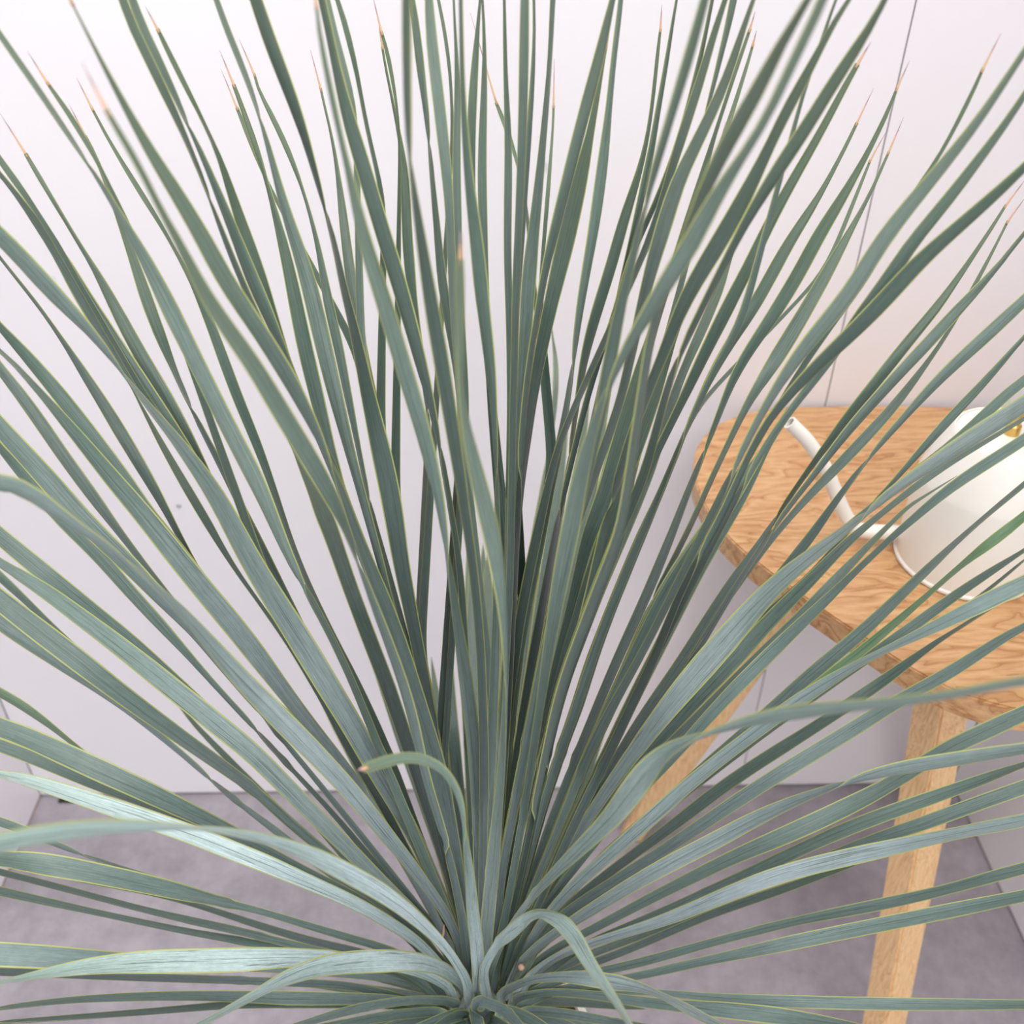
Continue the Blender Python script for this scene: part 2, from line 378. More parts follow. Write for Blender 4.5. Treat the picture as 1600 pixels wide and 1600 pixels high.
# every blade: depth lean | how its far end shows | run of the blade seen in the photograph (x,y,width), far end first
LEAVES = """
.2|X|0,55,10 30,98,10 60,140,9 90,185,8 115,222,6 145,265,4 170,305,7 195,350,11 225,400,19 266,484,28 312,577,26 362,679,27 395,739,28 422,800,22 445,860,16 470,910,10 505,970,10 548,1060,11 590,1165,13
.3|T|43,80 73,128,5 95,160,8 120,195,9 140,230,8 157,262,5 175,297,5 195,340,7 215,385,10 240,440,10 280,520,10
.4|T|108,163 133,212,5 145,235,6 165,280,7 187,345,10 207,400,14 228,465,20 250,525,18 275,588,8 300,640,6 317,675,7 350,737,11 375,790,12 400,840,14 460,960,12 520,1080,10
.5|T|120,122 143,168,4 160,200,5 180,238,6 200,268,8 225,310,9 248,345,7 275,393,4 300,440,8 320,482,14 347,555,17 370,620,17 400,690,15 420,745,12 437,795,10 452,840,8 475,900,8 520,995,9 560,1070,10 607,1175,12
.35|T|0,177 40,240,6 60,275,8 80,308,7 105,350,6 125,385,6 140,405,7 155,432,12 190,500,20 222,560,22 262,625,22 292,683,20 322,742,14 350,800,12 420,930,10
.3|X|0,250,10 25,285,12 50,320,8 67,345,6 92,385,10 110,420,8
.3|X|0,272,6 22,298,6 50,338,13 72,370,16 96,400,20 120,450,26 152,498,28 182,545,28 208,582,28 234,622,26 262,660,22 290,700,16 320,745,10 345,785,8 420,900,8
-.1|X|0,370,26 31,400,26 75,450,28 110,487,22 140,517,16 170,553,9 195,585,3 213,613,5 240,645,12 275,688,18 305,728,24 340,778,29 377,850,33 400,892,34 437,950,36 482,1020,38 520,1085,36 557,1143,34 572,1175,32 600,1225,28 645,1300,24 690,1400,18 717,1470,16
.2|H|212,618,3 250,690,10 290,760,14 320,810,14 360,880,8 400,935,6 450,1005,7 505,1095,10 540,1160,16 600,1260,14
.4|X|0,402,4 30,440,4 55,470,5 75,497,4 100,535,7 125,575,13 155,620,17 185,670,20 215,720,19 240,762,16 258,795,12 280,840,9 300,875,6 340,940,6
.25|X|0,511,12 50,565,20 100,625,24 150,690,24 200,755,22 230,800,16 275,845,10 310,890,8 357,960,7 420,1050,8
-.1|X|0,548,4 25,570,6 55,605,10 85,640,15 117,677,20 150,717,24 185,760,28 217,795,30 270,862,33 312,915,33 355,965,34 400,1022,32 437,1072,26 475,1122,22 507,1162,20 537,1197,18 575,1250,16 640,1360,14 690,1450,12
.3|X|0,576,16 50,640,20 100,715,20 145,775,19 162,800,16 185,830,12 215,870,10 245,908,8 280,950,6 330,1015,6
.1|X|0,668,28 40,712,30 80,755,32 130,815,32 200,880,28 255,940,22 300,985,14 330,1025,10 400,1105,8 470,1190,8 560,1300,10
.2|X|0,700,12 50,758,20 100,815,24 150,862,22 200,922,20 250,975,18 290,1020,12 330,1065,8 400,1140,7 430,1175,7 520,1270,8
-0.75|X|0,755,28 37,762,26 70,780,24 92,808,20 130,830,14 175,856,8 200,875,3 225,900,4 257,928,9 290,962,16 322,1000,22 357,1040,28 392,1078,31 437,1122,34 475,1160,33 515,1200,30 560,1250,28 600,1300,24 637,1345,20 675,1395,16 712,1450,15 727,1505,14
.1|X|0,838,26 50,880,28 100,920,26 150,960,24 200,1000,24 250,1045,22 300,1090,20 350,1137,18 395,1180,16 440,1225,16 500,1290,16 560,1360,18 620,1430,16 680,1490,14
-.15|X|0,880,14 37,903,20 75,925,24 112,955,26 150,982,28 200,1020,30 250,1060,32 300,1100,32 350,1140,32 400,1180,30 447,1230,28 500,1283,26 550,1332,24 605,1390,22 650,1430,18 700,1480,14
.3|X|0,901,14 52,950,10 100,998,7 130,1020,5 200,1080,6
.1|X|0,938,32 60,985,34 120,1030,34 180,1078,30 240,1122,26 300,1165,22 350,1200,20 400,1235,16 450,1285,16 500,1325,14 570,1385,14 650,1450,14
.2|X|0,972,24 40,1000,24 100,1040,20 150,1075,14 200,1110,10 250,1150,9 300,1190,8 330,1220,7 365,1250,8 400,1275,10 440,1305,12 520,1370,12
.3|H|275,1095,4 310,1140,8 350,1180,10 372,1200,10 400,1232,12 460,1290,12 540,1370,12
.2|X|0,1082,14 40,1105,14 75,1130,10 105,1155,6 140,1185,4 160,1195,4 230,1235,6
0|X|0,1137,30 50,1155,31 100,1178,33 155,1203,34 225,1235,32 287,1265,28 350,1295,22 400,1320,16 480,1365,16 560,1405,18 650,1470,14
.15|X|0,1165,20 80,1195,20 150,1228,16 225,1255,12 300,1285,7 380,1320,8 480,1380,10
-.1|X|0,1210,12 50,1220,20 100,1237,24 150,1253,26 200,1270,28 250,1287,28 300,1303,28 350,1325,28 400,1342,28 450,1365,25 500,1387,22 560,1412,20 625,1452,18 680,1490,14
-1.15|X|0,1318,31 60,1305,30 120,1297,28 180,1292,22 240,1291,12 300,1292,4 340,1296,7 400,1307,14 450,1322,20 500,1342,28 550,1368,30 600,1395,28 637,1423,24 670,1452,19 700,1482,15 725,1515,14
.15|X|0,1284,14 40,1298,14 100,1325,8 130,1336,4 220,1366,6
-.05|X|0,1342,24 75,1350,34 125,1360,32 200,1375,30 275,1392,26 337,1408,16 400,1421,10 475,1445,11 560,1470,12 640,1492,12
.1|H|175,1386,4 260,1400,8 320,1418,9 400,1445,11 475,1468,12 550,1487,14 640,1507,12
0|X|0,1363,10 75,1382,10 150,1402,9 225,1422,9 300,1440,12 375,1455,12 450,1475,11 560,1500,12 640,1515,12
0|X|0,1393,14 75,1410,12 150,1426,9 225,1442,9 300,1458,10 375,1470,12 460,1487,12 560,1508,12 640,1522,12
0|X|0,1491,36 80,1496,34 150,1500,28 220,1503,22 400,1510,16 560,1522,14 660,1535,12
.05|X|0,1519,12 60,1521,12 150,1525,12 260,1529,12 400,1533,12 560,1540,12
-.25|X|0,1534,3 50,1526,12 100,1516,20 150,1508,26 225,1503,34 300,1501,36 375,1500,36 400,1498,34 475,1495,26 560,1500,20 640,1512,16 700,1532,14
-.5|X|320,1597,8 362,1575,10 400,1555,13 425,1540,18 462,1522,26 500,1508,30 550,1503,34 600,1501,34 650,1500,28 687,1505,22 717,1522,18 735,1545,20
0|X|0,1575,6 100,1563,10 200,1558,13 300,1556,15 400,1558,18 450,1560,21 550,1561,18 640,1561,12
0|X|0,1597,4 125,1589,8 250,1580,10 362,1570,12 450,1568,14 640,1570,12
.1|H|482,1537,10 550,1545,16 620,1552,14 680,1556,12
.1|H|595,1530,10 640,1540,14 690,1550,12
-.2|X|475,1600,10 540,1580,14 600,1567,14 660,1560,12 705,1560,14 722,1575,16
-.1|X|520,1603,12 580,1592,15 620,1585,16 690,1577,14
-.2|X|680,1606,10 700,1594,14 720,1583,16
-.4|X|815,1610,12 800,1593,18 785,1575,18 768,1560,16 750,1556,14 735,1568,20
-1.05|T|560,1203 568,1201,14 590,1194,18 620,1184,18 650,1182,17 680,1192,15 700,1210,13 715,1235,10 723,1265,6 726,1300,3 728,1330,10 733,1370,16 737,1420,20 745,1480,22 748,1530,20
-1.1|T|721,362 719,405,11 718,440,16 719,500,14 719,560,11 719,600,9 722,640,12 735,700,20 750,760,26 765,820,28 778,880,24 787,950,14 790,1020,4 790,1060,3 788,1145,8 782,1240,14 772,1340,22 762,1440,22 755,1520,20
.15|X|400,0,20 425,75,22 450,137,20 470,195,16 487,250,10 497,285,7 507,325,5 520,365,6 527,400,8 537,457,12 555,520,16 565,575,20 582,650,26 597,712,32 613,787,32 625,875,26 640,950,22 652,1012,20 665,1075,18 677,1137,15 687,1190,14 705,1300,14 730,1450,12
.3|X|338,0,9 360,62,11 380,107,9 400,160,5 412,200,5 425,250,9 437,300,14 452,350,18 470,400,22 485,450,26 497,505,27 510,560,26 522,612,24 535,662,20 547,712,16 560,757,14 572,800,14 590,865,12 607,930,10 620,985,9 640,1050,9
.5|T|343,78 365,132,6 380,172,8 395,215,10 405,245,9 417,282,5 427,325,10 440,370,15 447,400,18 460,462,22 472,525,24 485,580,24 500,642,22 512,695,18 525,737,16 537,787,14 560,860,12 600,960,10
.6|T|345,107 370,168,5 385,205,8 402,248,7 415,282,5
.3|T|227,10 246,45,6 265,85,9 285,125,9 305,165,7 325,205,4 335,222,5 345,250,9 360,300,14 378,350,18 392,395,22 405,430,22 420,480,20 435,530,18 450,575,14 470,625,10 485,655,7 520,740,8 580,880,8
.25|X|192,0,14 208,45,15 230,88,15 250,130,15 270,172,13 290,215,8 307,255,5 322,290,5 335,330,5 350,370,7 362,400,9 380,445,9 400,490,10 440,570,10
.3|X|207,0,13 225,50,14 245,88,14 265,132,11 287,180,8 305,217,5 320,250,8 335,288,12 352,332,15 372,375,17 382,408,20 400,450,22 415,482,20 435,530,15 455,585,12 475,625,9 520,720,8
-.25|T|90,-45 110,0,3 130,40,4 150,80,6 175,128,9 200,175,12 225,220,16 250,262,20 275,300,23 300,342,25 330,395,28 350,437,28 375,472,28 400,510,26 420,540,26 445,580,26 467,620,22 487,662,18 505,697,8 513,717,4 530,757,9 542,790,13 560,845,16 580,892,20 600,942,24 620,995,25 637,1050,27 652,1100,28 670,1155,28 687,1212,28 700,1275,24 712,1337,20 722,1400,14 735,1480,12
-0.85|T|128,97 166,172,8 185,205,10 212,250,11 232,287,10 245,320,10 262,350,12 285,385,14 297,418,18 312,445,20 345,500,25 375,540,27 400,575,28 425,620,30 450,662,30 475,702,30 500,745,28 520,780,24 535,810,16 550,850,8 565,890,6 590,960,13 620,1040,16 645,1120,16 660,1200,14 700,1330,12
.15|H|460,706,4 485,760,16 507,800,28 532,875,25 555,940,24 582,1012,24 607,1075,24 632,1150,22 655,1220,20 690,1330,18 720,1430,14
.4|H|552,945,3 575,1015,5 600,1088,6 625,1165,8 645,1220,8
.5|T|485,78 501,138,4 508,170,4 515,200,4 520,214,5 525,250,6 530,287,9 536,337,14 542,390,16 550,450,18 559,505,14 575,580,10 600,690,8
.5|T|374,62 397,115,4 405,145,5 420,172,8 437,205,9 455,245,9 475,300,4 485,333,5 492,365,7 500,395,9 512,475,16 527,530,16 537,587,14 547,637,12 557,687,8 570,750,6 579,797,6 600,870,8 625,960,8
-0.7|T|489,-22 494,5,4 500,60,8 510,110,9 520,160,10 530,205,9 540,250,9 550,290,14 560,335,18 572,385,22 580,412,24 595,455,26 612,512,27 627,562,27 642,612,27 657,662,25 670,712,23 682,762,18 690,800,12 693,825,9 699,870,4 707,925,10 715,985,16 725,1050,22 735,1120,22 742,1190,21 748,1300,20 750,1450,18
.05|X|503,0,12 514,50,13 524,100,14 535,150,18 547,195,22 560,235,24 575,285,25 588,330,25 600,370,25 609,400,25 617,420,26 632,475,24 645,520,22 655,560,20 665,600,16 675,637,11 682,675,8 690,712,7 705,800,8 720,900,10
.3|X|512,0,8 521,40,8 533,90,10 545,130,9 555,170,8
.4|X|527,0,7 540,40,10 550,80,9 558,115,7 564,150,6 570,185,6 578,220,6 585,250,6 600,310,8
.5|T|582,-8 596,50,5 607,88,7 615,130,6 621,170,4 625,210,4
.6|T|592,40 597,72,4 605,120,4 615,165,5 622,205,6 630,235,9 632,275,14 635,325,16 636,387,17 640,412,18 643,460,14 655,540,10 670,640,8
-0.75|X|635,0,15 635,75,15 636,150,13 639,212,9 641,262,3 646,285,5 650,325,12 657,375,17 663,410,19 675,487,24 687,550,25 697,612,24 707,675,22 717,737,19 726,800,16 738,880,14 750,1000,14
.3|X|644,0,9 650,40,12 655,90,14 661,140,11 668,190,8 673,240,5 676,290,7 682,350,11 686,400,13 690,440,16 700,500,14 710,560,10 722,640,10
.15|X|670,0,13 675,75,19 683,137,19 690,200,19 697,262,17 702,325,14 705,400,13 706,440,14 710,500,14 717,600,12 730,750,12
.5|X|685,0,5 693,40,6 700,80,6 704,120,5 706,160,4 708,200,5
.3|X|709,0,3 711,50,4 714,100,7 715,150,10 714,200,12 713,250,13 714,320,14 716,400,13 720,500,12 728,640,12
-.2|X|720,0,6 721,50,6 722,100,7 723,150,8 726,200,11 728,230,12 732,280,15 740,340,19 747,400,22 750,437,23 757,500,20 765,562,18 770,625,12 774,687,6 776,740,5 778,850,8
.4|X|750,0,3 747,40,6 743,90,11 739,140,14 737,180,14 737,240,12 738,320,10
.4|X|754,0,3 757,60,5 757,120,9 755,180,12 753,240,14 753,300,15 755,360,13 757,400,11 760,500,10 765,620,10
.7|T|735,20 775,160,5 785,185,8 795,208,8 805,240,6 812,265,5 820,300,5
.35|X|788,0,4 789,60,6 790,120,7 793,180,10 795,230,12 794,300,13 793,400,12 795,450,12 797,520,11 798,640,10 795,780,10
.15|X|820,0,14 819,75,16 818,150,15 816,225,14 813,300,13 810,375,12 807,430,12 805,525,12 802,650,11 800,760,11 798,900,12 790,1050,12 780,1250,14
.4|X|834,0,4 835,60,4 832,130,8 828,190,9 823,260,9 819,320,8 815,390,7 810,440,7 806,520,7 803,620,7
.3|X|864,0,9 861,60,7 858,110,6 854,160,9 849,220,11 843,280,14 837,340,17 830,395,20 828,412,23 824,475,22 819,550,18 814,625,14 810,700,12 806,780,12 803,880,12 795,1000,12
.7|T|866,92 865,165,4 864,200,4 861,240,5 857,290,7 853,340,7 849,395,6 843,450,6
.2|X|957,0,9 948,38,14 937,88,17 923,138,19 910,188,19 897,238,19 885,288,18 872,338,17 861,388,15 853,412,13 845,465,11 836,512,9 825,580,9 815,680,9 812,760,9 806,880,10
.3|T|955,20 948,72,3 940,110,6 932,160,9 922,210,13 910,265,22 900,310,26 889,355,28 880,395,28 872,425,26 858,487,22 845,550,20 832,625,15 823,700,13 813,760,13 806,850,13 800,1000,14 790,1200,14
.35|X|970,0,8 966,40,9 960,80,9 955,130,9 951,180,11 945,230,16 939,280,18 932,330,18 925,380,16 918,410,15 908,475,13 900,525,9 895,575,6 887,625,8 879,680,12 868,727,15 856,775,17 845,825,22 832,887,24 817,962,24 806,1037,20 797,1120,17 785,1250,16 770,1400,16
.6|T|1034,8 1032,45,4 1027,88,6 1021,150,6 1015,200,6 1007,240,8 995,285,12 980,325,16 967,370,18 957,412,18 940,462,18 925,512,17 912,562,13 905,612,9 897,662,6 890,712,5 878,800,6
.5|X|1057,0,3 1050,40,5 1043,90,7 1034,140,8 1025,190,9 1018,240,11 1008,280,12 1000,320,11 990,365,10 982,400,9 970,450,8 955,520,7 940,600,7
.6|H|864,530,3 868,560,8 870,590,10 868,640,8 860,690,6 852,740,5 845,780,5 838,820,5
-0.65|X|1101,0,14 1090,40,16 1078,85,18 1064,130,17 1050,175,14 1037,220,14 1024,262,12 1012,300,9 1003,340,8 994,385,10 985,420,13 972,470,17 962,520,20 950,580,22 940,640,20 928,700,16 905,800,14
.4|X|1105,40,6 1095,90,8 1082,140,8 1070,190,8 1040,280,8 1010,350,8 980,410,9 972,450,9 962,490,9 945,535,9 930,580,9 915,630,9 903,680,9 890,735,8 870,820,8
.3|X|1133,0,8 1120,40,11 1107,80,12 1097,120,14 1083,160,15 1070,200,16 1057,240,15 1045,280,12 1030,330,10 1005,400,10
.5|X|1146,0,12 1138,40,10 1128,80,9 1118,120,6 1110,150,5 1100,190,5
.2|X|1177,0,5 1163,40,9 1150,80,13 1138,120,15 1120,160,17 1100,200,19 1085,235,20 1068,262,22 1055,290,24 1045,330,26 1032,370,25 1022,405,22 1015,430,20 1003,480,17 990,540,15 970,630,14
.5|T|1180,18 1172,45,5 1160,80,6 1145,125,6 1130,170,6 1117,210,6 1105,250,10 1095,285,12 1082,325,14 1068,370,14 1055,410,13 1035,470,12 1010,560,10
.6|T|1182,48 1177,68,4 1165,110,6 1152,150,7 1142,185,8 1128,220,7 1110,270,7
.7|T|1134,190 1125,225,4 1112,260,5 1104,285,5
-0.75|X|1262,0,10 1245,30,14 1225,60,16 1207,95,20 1190,130,24 1170,165,25 1150,200,26 1130,235,25 1115,265,24 1100,300,20 1090,325,16 1075,360,13 1055,410,12 1020,500,12
-0.85|X|1285,0,16 1270,35,16 1255,65,16 1235,105,16 1218,145,16 1200,180,14 1180,215,13 1160,245,15 1140,275,20 1120,305,24 1100,340,28 1085,375,30 1068,402,30 1050,425,28 1025,470,24 1000,510,20 975,550,14 957,590,10 942,625,10 930,660,14 920,700,20 907,740,26 900,787,28 892,825,30 882,875,28 872,925,25 862,987,20 852,1050,16 842,1120,13 830,1200,12 810,1320,12 790,1430,12
-.2|H|1030,480,8 1018,520,13 1008,555,18 995,600,22 982,640,24 972,680,26 960,720,28 948,770,28 937,800,28 920,830,24 907,887,18 892,950,14 877,1000,11 862,1062,10 845,1130,10 820,1250,10
.1|X|1326,0,6 1305,32,9 1285,70,11 1267,105,14 1245,145,18 1225,180,18 1205,225,16 1187,262,20 1162,312,26 1137,355,28 1115,395,28 1087,437,26 1065,480,22 1050,520,19 1030,570,16 1010,620,15 990,670,15 975,720,14 950,800,12
.3|X|1306,0,4 1295,30,5 1285,60,6 1276,90,5 1262,120,5
-.1|H|1054,535,4 1040,575,10 1025,615,18 1010,655,22 995,695,24 980,735,24 965,775,25 955,805,24 940,850,20 915,920,16 890,990,13 865,1070,12 840,1160,12
.1|H|1137,415,8 1125,450,14 1108,490,16 1090,530,16 1072,570,13 1055,610,14 1045,650,14 1030,690,16 1015,735,20 1000,770,22 988,795,24 972,830,26 952,877,26 932,925,24 915,975,22 895,1025,20 880,1065,20 868,1110,18 855,1170,15 842,1230,13 825,1320,12 800,1430,12
0|X|1382,0,9 1367,30,12 1350,58,15 1330,88,18 1312,115,20 1292,145,20 1275,175,21 1257,205,22 1237,232,23 1218,262,22 1200,290,20 1175,330,17 1157,362,14 1140,397,12 1122,430,11 1105,465,10 1085,505,10 1050,580,10
.3|T|1361,65 1340,100,8 1312,150,11 1282,208,13 1250,262,15 1222,312,17 1200,352,18 1175,408,19 1155,445,20 1135,485,22 1115,525,20 1095,565,18 1080,600,16 1060,640,13 1040,680,12 1015,730,12 990,790,12 975,825,11 940,900,10 915,960,9 890,1040,9
.55|T|1365,138 1339,192,5 1320,232,6 1300,270,7 1282,305,10 1257,342,15 1230,382,18 1215,412,20 1200,440,20 1178,480,20 1152,520,17 1125,560,15 1105,600,12 1082,650,8 1065,690,7 1045,740,9 1025,790,12 1005,830,16 985,880,17 962,935,17 940,992,18 920,1045,20 905,1100,20 885,1150,18 870,1195,18 850,1255,16 825,1350,14 800,1450,12
.5|T|1421,95 1402,137,4 1385,180,7 1365,222,8 1347,255,10 1325,295,14 1300,335,19 1267,387,22 1257,415,22 1225,465,22 1205,500,20 1175,540,17 1150,580,15 1132,625,10 1115,670,7 1097,717,7 1080,755,9 1067,790,11 1055,825,13 1037,867,15 1020,910,16 1000,955,16 970,1020,16 940,1090,15 915,1150,14 890,1210,13 850,1310,12
.7|T|1385,205 1360,250,4 1340,300,6 1322,345,7 1305,388,7 1285,430,6
.55|T|1412,183 1389,237,4 1372,275,5 1355,315,6 1330,357,10 1310,395,16 1290,430,20 1262,480,22 1237,522,24 1212,562,24 1200,582,20 1175,617,14 1155,657,10 1132,707,8 1110,750,8 1090,800,8 1055,870,8 1010,960,8
.1|X|1600,82,10 1562,140,12 1525,195,15 1487,242,18 1450,287,21 1412,332,24 1375,380,26 1360,405,26 1332,455,26 1300,492,25 1267,530,23 1237,570,20 1215,605,15 1200,628,12 1187,650,12 1172,680,10 1155,715,10 1135,760,10 1115,800,12 1085,860,12 1050,930,12 1010,1010,12
-.1|H|1200,690,6 1180,725,14 1150,765,24 1130,795,30 1107,830,29 1080,865,28 1050,905,26 1032,940,26 1012,980,24 990,1025,22 965,1080,22 940,1135,21 917,1182,20 900,1225,19 870,1300,16 840,1370,14 810,1450,12
.4|T|1564,52 1536,107,5 1517,150,7 1497,190,7 1477,228,6 1462,255,6 1440,285,8 1420,312,6 1395,350,6 1372,410,7 1345,450,8 1305,500,9 1270,550,10 1230,610,8 1190,680,8
.15|X|1600,150,10 1562,207,13 1525,255,16 1487,305,19 1450,350,20 1415,390,21 1405,412,22 1380,450,24 1350,487,22 1320,530,17 1295,565,15 1265,605,13 1240,635,11 1215,665,9 1190,705,9 1150,780,9
-.05|X|1600,262,14 1560,300,18 1520,335,20 1480,370,22 1445,400,24 1425,420,26 1395,455,27 1362,490,26 1330,522,24 1300,550,22 1270,577,19 1242,607,16 1220,632,14 1200,655,12 1182,687,10 1165,720,10 1145,770,10 1115,830,10 1070,910,10
.3|H|1285,570,6 1265,600,8 1245,630,10 1222,660,9 1200,697,6 1187,730,8 1170,765,12 1150,795,16 1137,815,18 1112,855,20 1087,900,20 1062,950,20 1037,1000,20 1010,1052,20 985,1102,20 960,1155,20 940,1200,20 920,1235,20 885,1310,18 845,1400,14 810,1480,12
.5|T|1604,278 1572,320,4 1547,360,6 1522,398,7 1495,437,10 1462,485,15 1425,525,17 1387,575,18 1350,620,16 1320,657,15 1290,700,11 1257,742,7 1235,775,6 1215,805,6 1200,830,6 1175,865,9 1150,900,14 1125,940,17 1100,980,18 1075,1020,18 1045,1065,18 1015,1105,17 985,1150,15 955,1200,13 900,1300,12
.6|T|1604,306 1575,345,4 1560,375,4 1550,395,5 1540,415,6 1520,450,7 1500,490,6 1475,530,6 1450,567,8 1420,605,13 1390,645,16 1350,685,18 1315,725,17 1280,757,14 1245,797,11 1215,830,9 1185,870,9 1160,905,10 1120,960,9
.4|X|1600,365,6 1575,395,6 1550,430,10 1517,462,15 1482,500,18 1447,540,19 1412,575,18 1375,617,17 1340,655,16 1307,695,13 1275,740,9 1250,770,7 1227,797,7 1200,840,7 1160,900,8
.25|X|1600,470,18 1562,505,20 1525,540,20 1487,572,18 1450,610,15 1420,645,12 1387,680,9 1355,717,6 1325,757,8 1300,792,11 1275,830,15 1250,862,16 1225,890,15 1195,930,14 1150,985,12 1080,1070,12
.35|X|1600,527,6 1575,555,9 1545,590,12 1512,625,14 1482,655,15 1450,692,13 1420,725,9 1390,760,5 1360,790,5 1330,822,5 1305,855,6 1260,905,7
.25|X|1600,595,16 1562,625,17 1530,657,17 1500,685,13 1450,720,10 1400,760,9
-.15|X|1600,632,26 1562,657,28 1525,680,27 1487,705,24 1450,730,20 1412,755,16 1375,782,13 1350,808,12 1320,830,14 1287,855,20 1257,877,24 1225,902,28 1200,925,31 1165,965,36 1130,1005,40 1095,1045,40 1060,1085,36 1025,1130,30 995,1170,25 965,1210,21 925,1270,17 880,1340,14 840,1410,12
.1|X|1540,690,6 1487,722,10 1450,745,12 1412,775,11 1385,797,9 1360,817,10 1325,845,14 1295,877,17 1262,912,20 1232,940,22 1200,972,24 1162,1015,26 1125,1055,25 1087,1095,23 1050,1135,21 1012,1175,19 985,1205,17 930,1280,15 870,1370,12
.1|X|1600,687,18 1562,712,18 1525,735,18 1487,760,16 1450,790,14 1425,815,12 1395,837,10 1362,870,9 1325,905,11 1295,935,15 1262,965,18 1225,1000,20 1200,1025,22 1162,1062,22 1125,1100,20 1085,1145,18 1050,1185,17 1010,1225,16 950,1290,14 880,1380,12
.3|H|1450,772,4 1410,797,7 1385,825,8 1355,855,11 1325,885,14 1297,915,18 1265,950,18 1230,985,18 1200,1012,17 1150,1060,15 1080,1130,14
.2|X|1600,757,8 1570,782,8 1545,802,6 1512,830,7 1487,855,10 1462,877,13 1432,907,15 1400,937,17 1362,975,20 1325,1007,22 1287,1037,22 1250,1070,22 1220,1097,20 1190,1122,18 1150,1157,18 1100,1200,18 1060,1238,18 1000,1290,18 930,1350,16 860,1430,14
.1|X|1600,807,14 1562,837,18 1532,860,14 1500,885,8 1475,905,7 1450,930,8 1420,957,11 1390,980,13 1360,1007,15 1330,1030,16 1300,1052,16 1265,1080,15 1225,1110,14 1170,1155,14
.2|X|1600,860,5 1570,880,10 1537,900,13 1500,925,15 1462,952,17 1425,980,18 1390,1005,18 1350,1033,15 1300,1068,14 1250,1104,14 1180,1155,14
.3|X|1600,875,3 1562,907,5 1525,937,5 1490,962,5
-.15|X|1600,912,26 1562,930,27 1525,948,26 1487,967,22 1450,985,18 1412,1003,13 1375,1020,10 1340,1037,12 1300,1062,18 1262,1085,22 1230,1107,22 1190,1137,22 1150,1167,21 1110,1198,21 1062,1237,22 1025,1272,24 987,1305,22 950,1338,20 912,1370,18 870,1410,16 820,1480,12
.1|X|1600,980,12 1562,1000,15 1525,1025,18 1487,1050,20 1450,1070,20 1412,1090,20 1375,1113,22 1337,1136,24 1300,1160,24 1262,1182,24 1232,1200,24 1195,1224,22 1150,1252,22 1100,1287,20 1040,1327,18 980,1366,18 920,1402,16 860,1442,14
.2|X|1500,980,5 1450,1012,10 1420,1035,14 1380,1065,18 1340,1090,20 1300,1120,18 1260,1145,18 1220,1170,20 1180,1195,20 1140,1222,20 1095,1255,20 1060,1285,18 1010,1320,16 950,1365,14 890,1410,12
-1.2|X|1600,1064,14 1562,1070,14 1525,1078,12 1487,1085,12 1450,1090,14 1412,1095,14 1375,1100,16 1337,1102,18 1300,1107,20 1262,1110,24 1230,1115,25 1200,1121,22 1175,1127,18 1137,1135,10 1100,1148,3 1062,1160,14 1040,1175,26 1020,1190,34 1000,1215,40 980,1250,38 950,1285,30 912,1320,24 875,1355,18 845,1385,13 820,1415,10 800,1440,10 775,1490,12 755,1530,16
.05|X|1600,1115,24 1562,1132,26 1525,1150,26 1487,1165,24 1450,1187,22 1400,1222,22 1350,1248,26 1300,1272,28 1250,1295,28 1200,1317,26 1150,1337,22 1100,1362,20 1050,1387,18 1000,1412,16 950,1440,14 900,1465,12 840,1495,12
-.3|X|1600,1170,18 1550,1177,20 1500,1185,22 1450,1193,22 1400,1201,20 1350,1213,14 1312,1226,8 1287,1235,10 1250,1248,16 1200,1270,22 1175,1282,24 1137,1303,26 1100,1323,26 1050,1347,26 1012,1368,24 975,1390,22 937,1413,20 900,1437,16 850,1470,14 800,1510,12
.05|X|1600,1195,8 1562,1208,14 1525,1222,18 1475,1240,20 1425,1257,22 1375,1275,22 1325,1294,22 1275,1316,20 1225,1340,20 1200,1352,20 1162,1370,18 1100,1397,16 1040,1424,14 980,1448,12 900,1482,12
.05|X|1600,1230,22 1550,1248,22 1500,1265,22 1450,1285,22 1400,1301,20 1350,1317,16 1300,1335,11 1250,1355,8 1200,1373,8 1150,1392,8
-.05|X|1600,1282,20 1550,1292,20 1500,1301,18 1450,1312,20 1400,1323,24 1350,1334,26 1300,1345,26 1250,1357,26 1200,1372,26 1162,1387,24 1112,1408,22 1062,1430,20 1012,1447,16 962,1462,14 910,1478,12 850,1500,12
.1|H|1350,1344,6 1300,1362,10 1250,1380,12 1200,1398,14 1150,1414,14 1100,1433,12 1050,1455,12 1000,1477,12 937,1502,12 880,1520,12
.15|H|1125,1420,8 1060,1440,10 1000,1462,12 940,1485,12 880,1505,12
0|X|1600,1357,18 1550,1370,18 1500,1385,16 1450,1398,16 1400,1408,18 1350,1419,18 1300,1428,16 1250,1438,13 1200,1450,14 1150,1463,13 1100,1476,13 1050,1491,14 987,1508,14 920,1522,12 860,1532,12
-.05|X|1600,1400,18 1550,1410,20 1500,1420,22 1450,1430,22 1400,1440,22 1350,1450,22 1300,1460,22 1250,1470,22 1200,1481,20 1150,1492,16 1100,1502,14 1050,1513,14 1000,1525,12 940,1536,12 870,1545,12
0|X|1600,1570,14 1500,1570,17 1400,1569,19 1300,1567,19 1200,1564,18 1150,1562,16 1100,1558,12 1040,1551,10 960,1548,10
-.1|X|1350,1608,12 1275,1595,20 1200,1585,26 1125,1578,24 1060,1572,18 1000,1566,16 950,1558,14 900,1551,12 850,1549,11 800,1553,12
-.3|X|1130,1605,10 1100,1592,14 1075,1578,16 1050,1563,12 1030,1551,8 1000,1541,16 960,1535,25 920,1528,23 880,1524,16 840,1526,12 800,1536,12 775,1550,14
